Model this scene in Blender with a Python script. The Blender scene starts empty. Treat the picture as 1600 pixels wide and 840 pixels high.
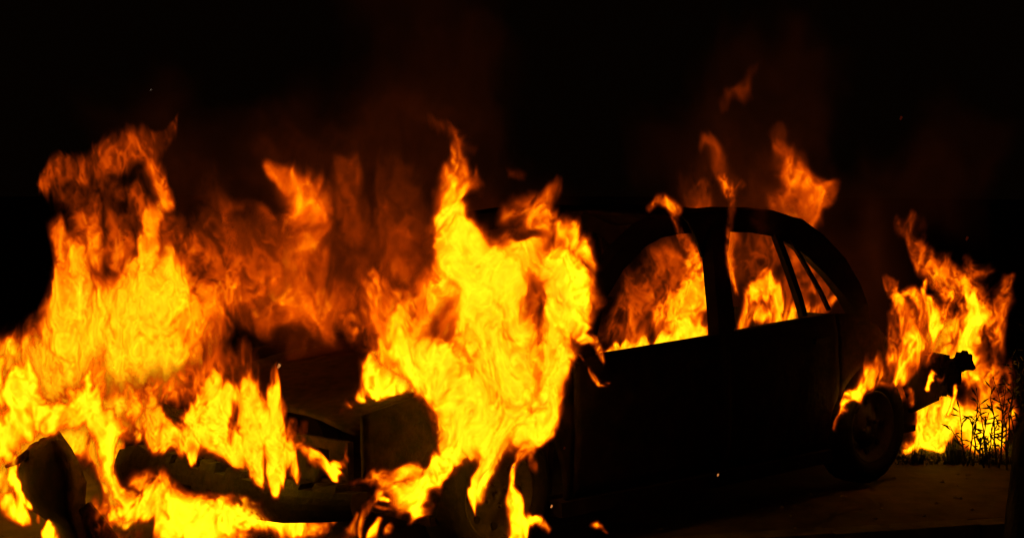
import bpy, bmesh, math, random
import numpy as np
from mathutils import Vector, Matrix

random.seed(7)
PI = math.pi
S = bpy.context.scene
COL = S.collection

# ------------------------------------------------------------------ camera
CAM = np.array([-3.92, -5.17, 1.475]); YAW, PITCH, FOC = .7362, -.0535, 2422.0
cam_data = bpy.data.cameras.new('camera')
cam = bpy.data.objects.new('camera', cam_data); COL.objects.link(cam)
cam.location = CAM
cam.rotation_euler = (PI/2 + PITCH, 0, -YAW)
cam_data.sensor_width = 36; cam_data.lens = FOC/1600*36
cam_data.clip_start = .05; cam_data.clip_end = 1000
S.camera = cam

# ------------------------------------------------------------------ night sky
W = bpy.data.worlds.new('World'); S.world = W; W.use_nodes = True
wn, wl = W.node_tree.nodes, W.node_tree.links
bg = wn['Background']
sky = wn.new('ShaderNodeTexSky'); sky.sky_type = 'NISHITA'; sky.sun_disc = False
sky.sun_elevation = math.radians(-6); sky.sun_rotation = math.radians(200)
tint = wn.new('ShaderNodeMixRGB'); tint.blend_type = 'MIX'; tint.inputs[0].default_value = .97
tint.inputs[2].default_value = (.0115, .0046, .0012, 1)      # smoky brown glow over the night sky
wl.new(sky.outputs[0], tint.inputs[1]); wl.new(tint.outputs[0], bg.inputs[0])
bg.inputs[1].default_value = .1

# ------------------------------------------------------------------ render look
S.view_settings.view_transform = 'Standard'; S.view_settings.look = 'None'
S.view_settings.exposure = 0; S.view_settings.gamma = 1
cy = S.cycles
S.render.engine = 'CYCLES'
cy.max_bounces = 2; cy.diffuse_bounces = 1; cy.glossy_bounces = 1; cy.transparent_max_bounces = 40
cy.volume_bounces = 0; cy.volume_step_rate = 1.7; cy.volume_max_steps = 512
cy.use_denoising = True; cy.use_adaptive_sampling = True; cy.adaptive_threshold = .03; cy.adaptive_min_samples = 8
cy.caustics_reflective = False; cy.caustics_refractive = False

# ------------------------------------------------------------------ view geometry (photo point -> point on a real plane)
FW = np.array([math.sin(YAW)*math.cos(PITCH), math.cos(YAW)*math.cos(PITCH), math.sin(PITCH)])
RT = np.array([math.cos(YAW), -math.sin(YAW), 0.]); UP = np.cross(RT, FW)
def ray(x, y): return FW + RT*(x-800)/FOC - UP*(y-420)/FOC
def on_axis(x, y, ax, v):
    d = ray(x, y); return CAM + d*((v-CAM[ax])/d[ax])
def at_depth(x, y, dist): return CAM + ray(x, y)*dist

# ------------------------------------------------------------------ tagging
def tag(o, label=None, cat=None, group=None, kind=None):
    if label: o['label'] = label
    if cat: o['category'] = cat
    if group: o['group'] = group
    if kind: o['kind'] = kind
    return o
def empty(name, loc, rz=0, parent=None):
    o = bpy.data.objects.new(name, None); COL.objects.link(o); o.location = loc; o.rotation_euler[2] = rz
    o.empty_display_size = .1
    if parent: o.parent = parent
    return o
def mesh_obj(name, verts, faces, mat, parent=None, smooth=False):
    me = bpy.data.meshes.new(name); me.from_pydata([tuple(map(float, v)) for v in verts], [], faces)
    me.validate()
    bm = bmesh.new(); bm.from_mesh(me); bmesh.ops.recalc_face_normals(bm, faces=bm.faces); bm.to_mesh(me); bm.free()
    if smooth: me.polygons.foreach_set('use_smooth', [True]*len(me.polygons))
    if mat: me.materials.append(mat)
    o = bpy.data.objects.new(name, me); COL.objects.link(o)
    if parent: o.parent = parent
    return o

# ------------------------------------------------------------------ materials
def mat(name):
    m = bpy.data.materials.new(name); m.use_nodes = True
    return m, m.node_tree.nodes, m.node_tree.links, m.node_tree.nodes['Principled BSDF']
def noisy(name, c1, c2, scale, rough=.8, bump=.4, detail=8, metal=0, coords='Object', stretch=(1, 1, 1), dist=.02, spec=.25):
    m, n, l, b = mat(name)
    tc = n.new('ShaderNodeTexCoord'); mp = n.new('ShaderNodeMapping'); mp.inputs['Scale'].default_value = stretch
    l.new(tc.outputs[coords], mp.inputs[0])
    t = n.new('ShaderNodeTexNoise'); t.inputs['Scale'].default_value = scale; t.inputs['Detail'].default_value = detail
    t.inputs['Roughness'].default_value = .65
    l.new(mp.outputs[0], t.inputs['Vector'])
    r = n.new('ShaderNodeValToRGB'); r.color_ramp.elements[0].position = .35; r.color_ramp.elements[1].position = .65
    r.color_ramp.elements[0].color = (*c1, 1); r.color_ramp.elements[1].color = (*c2, 1)
    l.new(t.outputs[0], r.inputs[0]); l.new(r.outputs[0], b.inputs['Base Color'])
    b.inputs['Roughness'].default_value = rough; b.inputs['Metallic'].default_value = metal
    b.inputs['Specular IOR Level'].default_value = spec
    bu = n.new('ShaderNodeBump'); bu.inputs['Strength'].default_value = bump; bu.inputs['Distance'].default_value = dist
    l.new(t.outputs[0], bu.inputs['Height']); l.new(bu.outputs[0], b.inputs['Normal'])
    return m
M_char = noisy('charred_paint', (.006, .003, .002), (.022, .009, .005), 14, .85, .5, spec=.08)
M_rust = noisy('scorched_steel', (.008, .004, .003), (.034, .012, .006), 18, .85, .5, spec=.08)
M_rubber = noisy('burnt_rubber', (.006, .004, .003), (.018, .010, .007), 40, .85, .4, spec=.1)
M_rim = noisy('sooty_steel_rim', (.02, .012, .009), (.06, .036, .024), 25, .6, .3, metal=.4)
M_plast = noisy('melted_plastic', (.006, .004, .003), (.018, .009, .006), 20, .75, .6, spec=.1)
M_seat = noisy('burnt_seat_foam', (.015, .012, .010), (.05, .035, .025), 22, .95, .9)
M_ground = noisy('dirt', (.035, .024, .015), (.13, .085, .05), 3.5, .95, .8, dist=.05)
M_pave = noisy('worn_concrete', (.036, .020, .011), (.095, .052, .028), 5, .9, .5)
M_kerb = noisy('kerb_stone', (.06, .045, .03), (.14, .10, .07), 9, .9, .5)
M_road = noisy('asphalt', (.025, .023, .021), (.06, .055, .05), 60, .9, .6)
M_bark = noisy('bark', (.02, .015, .010), (.07, .05, .032), 14, .95, 1.0, stretch=(1, 1, .25), dist=.04)
M_leaf = noisy('leaf_green', (.03, .045, .012), (.07, .085, .025), 30, .6, .2)
M_stem = noisy('twig', (.03, .022, .013), (.08, .06, .035), 40, .9, .3)
M_stone = noisy('stone', (.08, .06, .045), (.2, .15, .11), 20, .9, .6)

# ------------------------------------------------------------------ mesh helpers
def shell(name, outer, inner, m, parent=None, mask=None, smooth=False):
    """two matching grids of points joined into one closed sheet of real thickness; cells outside mask are left open"""
    nr, nc = len(outer), len(outer[0]); V = []; 
    for g in (outer, inner):
        for row in g: V += [tuple(p) for p in row]
    off = nr*nc
    ok = lambda i, j: 0 <= i < nr-1 and 0 <= j < nc-1 and (mask is None or mask[i][j])
    F = []
    for i in range(nr-1):
        for j in range(nc-1):
            if not ok(i, j): continue
            a, b, c, d = i*nc+j, i*nc+j+1, (i+1)*nc+j+1, (i+1)*nc+j
            F += [(a, b, c, d), (d+off, c+off, b+off, a+off)]
            for (di, dj, p, q) in ((-1, 0, a, b), (0, 1, b, c), (1, 0, c, d), (0, -1, d, a)):
                if not ok(i+di, j+dj): F.append((q, p, p+off, q+off))
    used = sorted({v for f in F for v in f}); ix = {v: k for k, v in enumerate(used)}
    return mesh_obj(name, [V[v] for v in used], [tuple(ix[v] for v in f) for f in F], m, parent, smooth)

def bar(path, w, d, side=(0, 1, 0)):
    """box-section beam along a path; w across the path, d along 'side'"""
    P = [Vector(p) for p in path]; sd = Vector(side).normalized(); V = []; F = []
    for i, p in enumerate(P):
        t = (P[min(i+1, len(P)-1)] - P[max(i-1, 0)]).normalized()
        n = t.cross(sd).normalized(); s2 = n.cross(t).normalized()
        ww = w[i] if isinstance(w, (list, tuple)) else w
        for a, b in ((-1, -1), (1, -1), (1, 1), (-1, 1)):
            V.append(p + n*(a*ww/2) + s2*(b*d/2))
    for i in range(len(P)-1):
        for k in range(4):
            a, b = i*4+k, i*4+(k+1) % 4; F.append((a, b, b+4, a+4))
    F.append((3, 2, 1, 0)); k = (len(P)-1)*4; F.append((k, k+1, k+2, k+3))
    return V, F
def tube(path, rad, n=8):
    P = [Vector(p) for p in path]; V = []; F = []
    for i, p in enumerate(P):
        t = (P[min(i+1, len(P)-1)] - P[max(i-1, 0)]).normalized()
        a = t.orthogonal().normalized() if i == 0 else (a - t*a.dot(t)).normalized()
        b = t.cross(a); r = rad[i] if isinstance(rad, (list, tuple)) else rad
        for k in range(n):
            V.append(p + (a*math.cos(2*PI*k/n) + b*math.sin(2*PI*k/n))*r)
    for i in range(len(P)-1):
        for k in range(n):
            q = (k+1) % n; F.append((i*n+k, i*n+q, (i+1)*n+q, (i+1)*n+k))
    F.append(tuple(range(n-1, -1, -1))); k = (len(P)-1)*n; F.append(tuple(range(k, k+n)))
    return V, F
def lathe(prof, n=40, axis='Y'):
    """closed profile (radius, along-axis) turned round the Y axis"""
    V = []; F = []; m = len(prof)
    for k in range(n):
        c, s = math.cos(2*PI*k/n), math.sin(2*PI*k/n)
        V += [(r*c, y, r*s) for r, y in prof]
    for k in range(n):
        for i in range(m):
            j = (i+1) % m; q = (k+1) % n
            F.append((k*m+i, k*m+j, q*m+j, q*m+i))
    return V, F
def merge(*parts):
    V = []; F = []
    for v, f in parts:
        o = len(V); V += list(v); F += [tuple(i+o for i in t) for t in f]
    return V, F
def interp(xs, ys): return lambda x: float(np.interp(x, xs, ys))

# ------------------------------------------------------------------ ground
def hill(x, y): return .02*math.sin(x*1.7+y*.6) * math.cos(y*1.3) 
gx = np.concatenate([np.linspace(-120, -8, 8), np.linspace(-7, 9, 70), np.linspace(10, 150, 8)])
gy = np.concatenate([np.linspace(-60, -7, 6), np.linspace(-6, 9, 70), np.linspace(10, 200, 9)])
# the kerb line runs past the near side of the car; the road lies on the camera's side of it, a step lower
KA = np.array([-3.0, 1.2]); KB = np.array([8.0, -4.3]); KD = (KB-KA)/np.linalg.norm(KB-KA); KN = np.array([-KD[1], KD[0]])   # KN points to the car side
KP = np.array([.9, -1.02]); 
def kerb_side(x, y): return (np.array([x, y])-KP) @ KN
rng = np.random.default_rng(3)
V = []; F = []
for y in gy:
    for x in gx:
        s = kerb_side(x, y)
        near = max(0, 1-math.hypot(x-1, y)/9)
        bump = near*(.012*rng.standard_normal())
        V.append((x, y, (-.13 if s < .1 else -.004 if s > .3 else -.13) + (0 if s < .3 else bump*.3)))
nx = len(gx)
for i in range(len(gy)-1):
    for j in range(nx-1): F.append((i*nx+j, i*nx+j+1, (i+1)*nx+j+1, (i+1)*nx+j))
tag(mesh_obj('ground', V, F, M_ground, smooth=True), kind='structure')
def strip(name, a0, a1, s0, s1, z, m, thick=None, n=24, curve=0):
    """a band between two offsets from the kerb line"""
    o, q = [], []
    for k in range(n+1):
        t = a0+(a1-a0)*k/n; ro, rq = [], []
        for s in np.linspace(s0, s1, 6):
            p = KP + KD*t + KN*s
            ro.append((p[0], p[1], z)); rq.append((p[0], p[1], z-thick))
        o.append(ro); q.append(rq)
    return shell(name, o, q, m)
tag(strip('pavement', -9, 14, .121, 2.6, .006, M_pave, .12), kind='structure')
tag(strip('road', -30, 30, -7, -.003, -.122, M_road, .05), kind='structure')
kerb = tag(empty('kerb', (0, 0, 0)), kind='structure')
for k in range(18):
    a = -5+k*.7
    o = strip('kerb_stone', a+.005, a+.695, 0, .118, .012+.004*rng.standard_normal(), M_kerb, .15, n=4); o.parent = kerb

# ------------------------------------------------------------------ the car
car = tag(empty('burning_car', (1.2, 0, 0)), 'dark four-door car burnt to a shell, flames inside its windows', 'car')
def cp(name, vf, m, parent=None, smooth=False):
    V, F = vf
    p = parent or car
    off = Vector((1.2, 0, 0)) if p is car else Vector((1.2, 0, 0))
    return mesh_obj(name, [Vector(v)-off for v in V], F, m, p, smooth)
def wy(z):
    return float(np.interp(z, [0, .2, .5, .75, .86, 1.25, 1.40], [.765, .785, .80, .79, .775, .655, .59]))
def side_panel(name, xs, zlo, zhi, rows, side, m, th=.022, mask=None, push=0, parent=None, smooth=True, dent=.004):
    O, I = [], []
    for r in range(rows+1):
        ro, ri = [], []
        for x in xs:
            a, b = zlo(x), zhi(x); z = a+(b-a)*r/rows
            y = wy(z)+push+dent*math.sin(x*19+z*13)*math.sin(z*23-x*7)
            ro.append((x-1.2, side*y, z)); ri.append((x-1.2, side*(y-th), z))
        O.append(ro); I.append(ri)
    return shell(name, O, I, m, parent or car, mask, smooth)
def arch(cx, cz, r, base):
    return lambda x: (cz+math.sqrt(r*r-(x-cx)**2) if abs(x-cx) < r and cz+math.sqrt(max(0, r*r-(x-cx)**2)) > base(x) else base(x))
belt = interp([-.66, -.34, .36, .56, 1.2, 1.8, 2.15, 2.5, 3.2], [.665, .722, .785, .79, .82, .855, .87, .86, .83])
FWC, RWC = (0., .292), (2.445, .300)
for side in (-1, 1):
    side_panel('front_fender', np.unique(np.concatenate([np.linspace(-.66, .375, 40), [-.339, .339]])),
               arch(0, .27, .34, interp([-.66, -.3, .3, .375], [.43, .41, .22, .2])), belt, 10, side, M_char)
    dx = np.linspace(.383, 1.318, 24)
    fd = side_panel('front_door', dx, lambda x: .235, lambda x: belt(x), 12, side, M_char, .05)
    hv = bar([(.383+.78-1.2, side*(wy(.72)+.022), .715), (.383+.66-1.2, side*(wy(.72)+.022), .71)], .028, .02, (0, 1, 0))
    mesh_obj('door_handle', *hv, M_plast, fd)
    rdx = np.linspace(1.328, 2.135, 30)
    rd = side_panel('rear_door', rdx, arch(2.42, .275, .36, interp([1.2, 2.2], [.235, .235])), belt, 12, side, M_char, .05)
    hv = bar([(2.03-1.2, side*(wy(.76)+.022), .762), (1.92-1.2, side*(wy(.76)+.022), .757)], .028, .02, (0, 1, 0))
    mesh_obj('door_handle', *hv, M_plast, rd)
    cp('sill', bar([(.30, side*.765, .195), (1.2, side*.77, .195), (2.07, side*.77, .205)], .06, .08, (0, 1, 0)), M_char)
    qx = np.unique(np.concatenate([np.linspace(2.143, 3.0, 36), [2.759]]))
    side_panel('quarter_panel', qx, arch(2.42, .275, .34, interp([2.1, 2.76, 3.0], [.3, .34, .38])),
               interp([2.143, 2.3, 2.45, 2.6, 2.8, 3.0], [.87, .86, .80, .68, .63, .60]), 9, side, M_rust)
    # the window frame, pillar by pillar
    def P(x, z, dy=0): return (x, side*(wy(z)-.03+dy), z)
    cp('front_pillar', bar([P(.42, .76), P(.49, .92), P(.60, 1.05), P(.76, 1.17), P(.94, 1.265), P(1.08, 1.305)], [.17, .155, .12, .10, .095, .09], .06, (0, 1, .25)), M_char)
    cp('centre_pillar', bar([P(1.325, .76), P(1.34, .9), P(1.365, 1.05), P(1.395, 1.2), P(1.42, 1.31)], [.115, .105, .095, .09, .09], .06, (0, 1, .25)), M_char)
    cp('roof_rail', bar([P(1.02, 1.295), P(1.2, 1.315), P(1.45, 1.325), P(1.7, 1.318), P(1.87, 1.30), P(2.02, 1.255)], [.09, .09, .10, .105, .115, .13], .06, (0, 1, .25)), M_char)
    cp('rear_pillar', bar([P(1.99, 1.268), P(2.12, 1.19), P(2.245, 1.08), P(2.32, .97), P(2.35, .88), P(2.35, .8)], [.13, .135, .135, .12, .11, .10], .06, (0, 1, .25)), M_char)
    cp('window_divider', bar([P(1.93, .865, -.005), P(1.925, .95, -.005), P(1.90, 1.1, -.005), P(1.865, 1.27, -.005)], .034, .03, (0, 1, .25)), M_char)
    cp('window_channel', bar([P(1.425, .845, -.01), P(1.44, .95, -.01), P(1.465, 1.1, -.01), P(1.485, 1.21, -.012)], .018, .016, (0, 1, .25)), M_rust)
    cp('quarter_window_frame', bar([P(1.955, 1.235), P(2.03, 1.10), P(2.10, .97), P(2.13, .885)], .016, .018, (0, 1, .25)), M_rust)
    cp('belt_trim', bar([(.53, side*(wy(.8)+.004), .793), (.9, side*(wy(.8)+.004), .809), (1.24, side*(wy(.82)+.004), .823)], .014, .022, (0, 1, 0)), M_char)

def lid(name, xs, zf, half, m, crown=.03, cols=14, th=.02, warp=0, mask=None):
    O, I = [], []
    for x in xs:
        ro, ri = [], []
        for k in range(cols+1):
            y = -half(x)+2*half(x)*k/cols
            z = zf(x)+crown*(1-(y/half(x))**2)+warp*math.sin(x*9+y*5)*math.sin(y*7+1)
            ro.append((x-1.2, y, z)); ri.append((x-1.2, y, z-th))
        O.append(ro); I.append(ri)
    return shell(name, O, I, m, car, mask, True)
lid('roof', np.linspace(1.16, 2.03, 16), interp([1.02, 1.2, 1.45, 1.7, 1.87, 2.03], [1.328, 1.348, 1.36, 1.352, 1.335, 1.287]),
    interp([1.02, 2.03], [.60, .60]), M_rust, .022, 12, .02, .006)
lid('bonnet', np.linspace(-.62, .36, 16), interp([-.62, -.3, .36], [.60, .68, .765]), interp([-.62, .36], [.68, .745]), M_rust, .035, 14, .02, .014)
lid('boot_lid', np.linspace(2.55, 3.0, 8), interp([2.55, 3.0], [.72, .60]), interp([2.5, 3], [.70, .68]), M_rust, .02, 10, .02, .014)
# front: radiator panel with two lamp openings
O, I, msk = [], [], []
zs = np.linspace(.34, .56, 7); ys = np.linspace(-.70, .70, 29)
for z in zs:
    O.append([(-.655-.05*(1-(y/.75)**2)-1.2, y, z) for y in ys]); I.append([(-.63-.05*(1-(y/.75)**2)-1.2, y, z) for y in ys])
for i in range(6): msk.append([not (2 <= i <= 4 and .36 < abs((ys[j]+ys[j+1])/2) < .62) for j in range(28)])
shell('radiator_panel', O, I, M_rust, car, msk)
for side in (-1, 1):
    lv, lf = lathe([(.01, -.02), (.075, -.03), (.085, 0), (.08, .03), (.01, .05)], 24)
    cp('headlight', ([(-.66+y, side*.49+x,   .45+z) for x, y, z in lv], lf), M_plast, smooth=True)
# sagging front bumper: lower at its far end, burnt through in two square holes
O, I, msk = [], [], []
n = 46
zb, zt = interp([-.80, -.42, .25, .93], [.300, .238, .185, .150]), interp([-.80, -.42, .25, .70, .93], [.415, .400, .395, .385, .325])
for r in range(7):
    ro, ri = [], []
    for k in range(n+1):
        t = k/n; y = .93-1.73*t
        xx = -.70-.06*(1-(2*t-1)**6)
        z = zb(y)+(zt(y)-zb(y))*r/6 + .006*math.sin(k*1.9)*(r == 6)
        bul = .025*(1-(r/3-1)**2)
        ro.append((xx-bul-1.2, y, z)); ri.append((xx+.05-1.2, y, z))
    O.append(ro); I.append(ri)
for r in range(6): msk.append([not ((k in (18, 19) and r in (1, 2)) or (k == 23 and r in (1, 2))) and not (r == 5 and (k*7919) % 5 < 2 and k > 14) for k in range(n)])
shell('front_bumper', O, I, M_plast, car, msk, False)
cp('bumper_beam', bar([(-.66, .72, .30), (-.67, 0, .32), (-.64, -.72, .37)], .06, .05, (1, 0, 0)), M_rust)
# rear bumper and what is left of the tail
O, I, msk = [], [], []
for r in range(7):
    z = .39+.20*r/6; ro, ri = [], []
    for k in range(23):
        t = k/22; y = -.79+1.58*t; xx = 3.15+.14*(1-(2*t-1)**6)
        ro.append((xx-1.2, y, z)); ri.append((xx-.04-1.2, y, z))
    O.append(ro); I.append(ri)
for r in range(6): msk.append([not (r < 3 and k in (1, 2, 5)) and not (r == 5 and k in (0, 3, 4, 7, 12)) and not (r == 4 and k in (3, 7)) for k in range(22)])
shell('rear_bumper', O, I, M_plast, car, msk)
O, I, msk = [], [], []
edge_px = lambda k: .006*math.sin(k*2.7)+.004*math.sin(k*6.1)
for r in range(9):
    ro, ri = [], []
    for k in range(17):
        x = 2.96+.35*k/16+edge_px(r*3+1)*.8; z = .395+.035*k/16+r*.028+edge_px(k+r*5)
        y = -.80+.012*math.sin(k*.9+r)
        ro.append((x-1.2, y, z)); ri.append((x-1.2, y+.03, z))
    O.append(ro); I.append(ri)
top = [4, 4, 4, 5, 5, 6, 6, 6, 6, 6, 7, 7, 7, 6, 6, 6]; low = [0, 0, 0, 0, 2, 2, 1, 0, 0, 1, 3, 3, 3, 3, 3, 3]
for r in range(8): msk.append([low[k] <= r < top[k] for k in range(16)])
shell('rear_bumper_corner', O, I, M_plast, car, msk)
# floor, bulkheads, dashboard, seats, steering wheel
cp('floor_pan', bar([(-.3, 0, .22), (2.9, 0, .24)], .03, 1.44, (0, 1, 0)), M_rust)
cp('bulkhead', bar([(.33, 0, .24), (.36, 0, .72)], .03, 1.40, (0, 1, 0)), M_rust)
cp('dashboard', bar([(.42, 0, .55), (.55, 0, .70)], .16, 1.36, (0, 1, 0)), M_plast)
cp('boot_bulkhead', bar([(2.50, 0, .25), (2.52, 0, .68)], .03, 1.35, (0, 1, 0)), M_rust)
for yy in (-.37, .37):
    st = empty('seat', (0, yy, 0), 0, car)
    def sp(name, vf, m): V, F = vf; return mesh_obj(name, [Vector(v)-Vector((1.2, 0, 0)) for v in V], F, m, st, True)
    sp('seat_base', bar([(.92, 0, .37), (1.12, 0, .36), (1.36, 0, .35)], [.12, .15, .12], .44, (0, 1, 0)), M_seat)
    sp('seat_back', bar([(1.36, 0, .40), (1.42, 0, .55), (1.47, 0, .70)], [.12, .13, .08], .42, (0, 1, 0)), M_seat)
cp('rear_seat', merge(bar([(1.85, 0, .38), (2.3, 0, .36)], .14, 1.2, (0, 1, 0)), bar([(2.28, 0, .44), (2.44, 0, .82)], .12, 1.2, (0, 1, 0))), M_seat)
sv, sf = lathe([(.17+.013*math.cos(a), .013*math.sin(a)) for a in np.linspace(0, 2*PI, 8, endpoint=False)], 28)
Rm = Matrix.Rotation(math.radians(90), 4, 'Z') @ Matrix.Rotation(math.radians(25), 4, 'X')
cp('steering_wheel', ([Rm @ Vector(v)+Vector((.72, -.37, .74)) for v in sv], sf), M_plast, smooth=True)

def wheel(x, y, z, side, R=.28):
    w = empty('wheel', (x-1.2, y, z), 0 if side < 0 else PI, car)
    prof = [(.175, -.075), (.20, -.092), (.235, -.095), (.258, -.082), (R, -.06), (R, .06), (.258, .082), (.235, .095), (.20, .092), (.175, .075)]
    tv, tf = lathe(prof, 56)
    tv2 = []
    for i, v in enumerate(tv):
        k = i % len(prof); seg = i//len(prof)
        s = .985 if (k in (4, 5) and seg % 2) else 1
        tv2.append((v[0]*s, v[1], v[2]*s))
    mesh_obj('tyre', tv2, tf, M_rubber, w, True)
    rv, rf = lathe([(.178, -.07), (.182, -.078), (.168, -.074), (.150, -.045), (.10, -.03), (.07, -.05), (.03, -.055), (.005, -.05), (.005, 0), (.14, .02), (.17, .07), (.178, .07)], 40)
    rim = mesh_obj('rim', rv, rf, M_rim, w, True)
    for k in range(4):
        a = k*PI/2+.4
        nv, nf = lathe([(.001, -.010), (.009, -.010), (.011, .01), (.001, .01)], 8)
        mesh_obj('wheel_nut', [(v[0]+.05*math.cos(a), v[1]-.058, v[2]+.05*math.sin(a)) for v in nv], nf, M_rim, rim)
    for k in range(8):
        a = k*PI/4
        nv, nf = lathe([(.001, -.004), (.014, -.004), (.016, .006), (.001, .006)], 10)
        mesh_obj('vent_ring', [(v[0]+.125*math.cos(a), v[1]-.042, v[2]+.125*math.sin(a)) for v in nv], nf, M_rubber, rim)
for x, z in (FWC, RWC):
    wheel(x, -.70, z, -1); wheel(x, .70, z, 1)

# a torn sheet of roof lining hanging down at the centre pillar
def hang(pts_px, y, th, name, m):
    # left and right edges given from top to bottom
    O, I = [], []
    for (l, r) in pts_px:
        ro, ri = [], []
        for k in range(6):
            t = k/5; p = on_axis(l[0]+(r[0]-l[0])*t, l[1]+(r[1]-l[1])*t, 1, y+.02*math.sin(t*4+l[1]*.05))
            ro.append((p[0]-1.2, p[1], p[2])); ri.append((p[0]-1.2, p[1]+th, p[2]))
        O.append(ro); I.append(ri)
    return shell(name, O, I, m, car)
hang([((1066, 338), (1146, 334)), ((1078, 350), (1142, 352)), ((1086, 368), (1140, 372)), ((1092, 384), (1138, 390)), ((1096, 396), (1128, 404)), ((1098, 402), (1120, 408))], -.655, .012, 'torn_roof_lining', M_plast)

# ------------------------------------------------------------------ fire
# Every fire is a body of glowing soot on a fine grid: a heat value per cell, opaque and yellow where hot, thin and red where cool.
NT = 96
def spectral(seed, p, lo=1.0, aniso=(1, 1, 1)):
    g = np.random.default_rng(seed); f = np.fft.fftfreq(NT)*NT
    kx, ky, kz = np.meshgrid(f*aniso[0], f*aniso[1], f*aniso[2], indexing='ij', sparse=True)
    k = np.sqrt(kx*kx+ky*ky+kz*kz); k[0, 0, 0] = 1
    a = np.fft.fftn(g.standard_normal((NT,)*3))*np.where(k < lo, 0, k**-p)
    a[0, 0, 0] = 0
    r = np.real(np.fft.ifftn(a)); r /= r.std()
    return r.astype(np.float32)
N_WARP = [spectral(11+i, 2.9, 2) for i in range(3)]
N_BODY = spectral(21, 2.35, 3)
_f = spectral(31, 2.2, 4); N_FIL = np.exp(-np.abs(_f)*3.2).astype(np.float32)       # thin bright filaments along the zero sheets
_f = spectral(32, 2.0, 5); N_FIL2 = np.exp(-np.abs(_f)*2.6).astype(np.float32)
def look(tex, X, Y, Z):
    """periodic trilinear lookup; one tile is one unit"""
    X = X*NT; Y = Y*NT; Z = Z*NT
    xi = np.floor(X); yi = np.floor(Y); zi = np.floor(Z)
    fx = X-xi; fy = Y-yi; fz = Z-zi
    xi = xi.astype(np.int32) % NT; yi = yi.astype(np.int32) % NT; zi = zi.astype(np.int32) % NT
    x1 = (xi+1) % NT; y1 = (yi+1) % NT; z1 = (zi+1) % NT
    t = tex.ravel()
    def g(a, b, c): return t[(a*NT+b)*NT+c]
    c0 = g(xi, yi, zi)*(1-fz)+g(xi, yi, z1)*fz; c1 = g(xi, y1, zi)*(1-fz)+g(xi, y1, z1)*fz
    d0 = g(x1, yi, zi)*(1-fz)+g(x1, yi, z1)*fz; d1 = g(x1, y1, zi)*(1-fz)+g(x1, y1, z1)*fz
    return (c0*(1-fy)+c1*fy)*(1-fx)+(d0*(1-fy)+d1*fy)*fx
def bil(img, U, Wv):
    nu, nw = img.shape
    u = np.clip(U, 0, nu-1.001); w = np.clip(Wv, 0, nw-1.001)
    a = u.astype(np.int32); b = w.astype(np.int32); fu = u-a; fw = w-b; t = img.ravel(); k = a*nw+b
    return (t[k]*(1-fw)+t[k+1]*fw)*(1-fu)+(t[k+nw]*(1-fw)+t[k+nw+1]*fw)*fu

def fire_material():
    m = bpy.data.materials.new('glowing_soot'); m.use_nodes = True; n, l = m.node_tree.nodes, m.node_tree.links
    n.clear(); out = n.new('ShaderNodeOutputMaterial')
    at = n.new('ShaderNodeAttribute'); at.attribute_name = 'density'
    def ramp(stops):
        r = n.new('ShaderNodeValToRGB'); e = r.color_ramp.elements
        while len(e) < len(stops): e.new(.5)
        for k, (p, c) in enumerate(stops): e[k].position = p; e[k].color = (*c, 1)
        l.new(at.outputs['Fac'], r.inputs[0]); return r
    # source radiance (divided by 4) by heat
    col = ramp([(0, (0, 0, 0)), (.12, (.026/4, .0040/4, .0004/4)), (.3, (.19/4, .018/4, .0002/4)), (.45, (.60/4, .048/4, .0003/4)), (.58, (1.2/4, .125/4, .0005/4)), (.70, (1.9/4, .36/4, .001/4)), (.80, (2.6/4, .95/4, .002/4)), (.90, (3.2/4, 1.5/4, .006/4)), (1, (4/4, 2.4/4, .03/4))])
    den = ramp([(0, (0, 0, 0)), (.15, (.022,)*3), (.4, (.075,)*3), (.6, (.22,)*3), (.78, (.6,)*3), (1, (1, 1, 1))])
    k = n.new('ShaderNodeMath'); k.operation = 'MULTIPLY'; k.inputs[1].default_value = SIGMA*4
    l.new(den.outputs[0], k.inputs[0])
    em = n.new('ShaderNodeEmission'); l.new(col.outputs[0], em.inputs[0]); l.new(k.outputs[0], em.inputs[1])
    ka = n.new('ShaderNodeMath'); ka.operation = 'MULTIPLY'; ka.inputs[1].default_value = SIGMA
    l.new(den.outputs[0], ka.inputs[0])
    ab = n.new('ShaderNodeVolumeAbsorption'); ab.inputs[0].default_value = (0, 0, 0, 1); l.new(ka.outputs[0], ab.inputs[1])
    ad = n.new('ShaderNodeAddShader'); l.new(em.outputs[0], ad.inputs[0]); l.new(ab.outputs[0], ad.inputs[1])
    l.new(ad.outputs[0], out.inputs['Volume'])
    return m
SIGMA = 52.0
M_FIRE = fire_material()
def skin_material():
    m = bpy.data.materials.new('flame_skin'); m.use_nodes = True; n, l = m.node_tree.nodes, m.node_tree.links
    n.clear(); out = n.new('ShaderNodeOutputMaterial')
    at = n.new('ShaderNodeAttribute'); at.attribute_name = 'heat'
    em = n.new('ShaderNodeEmission'); em.inputs[0].default_value = (1, .16, .004, 1)
    mu = n.new('ShaderNodeMath'); mu.operation = 'MULTIPLY'; mu.inputs[1].default_value = .05
    l.new(at.outputs['Fac'], mu.inputs[0]); l.new(mu.outputs[0], em.inputs[1])
    tr = n.new('ShaderNodeBsdfTransparent')
    ad = n.new('ShaderNodeAddShader'); l.new(em.outputs[0], ad.inputs[0]); l.new(tr.outputs[0], ad.inputs[1])
    l.new(ad.outputs[0], out.inputs['Surface'])
    return m
M_SKIN = skin_material()

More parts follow.
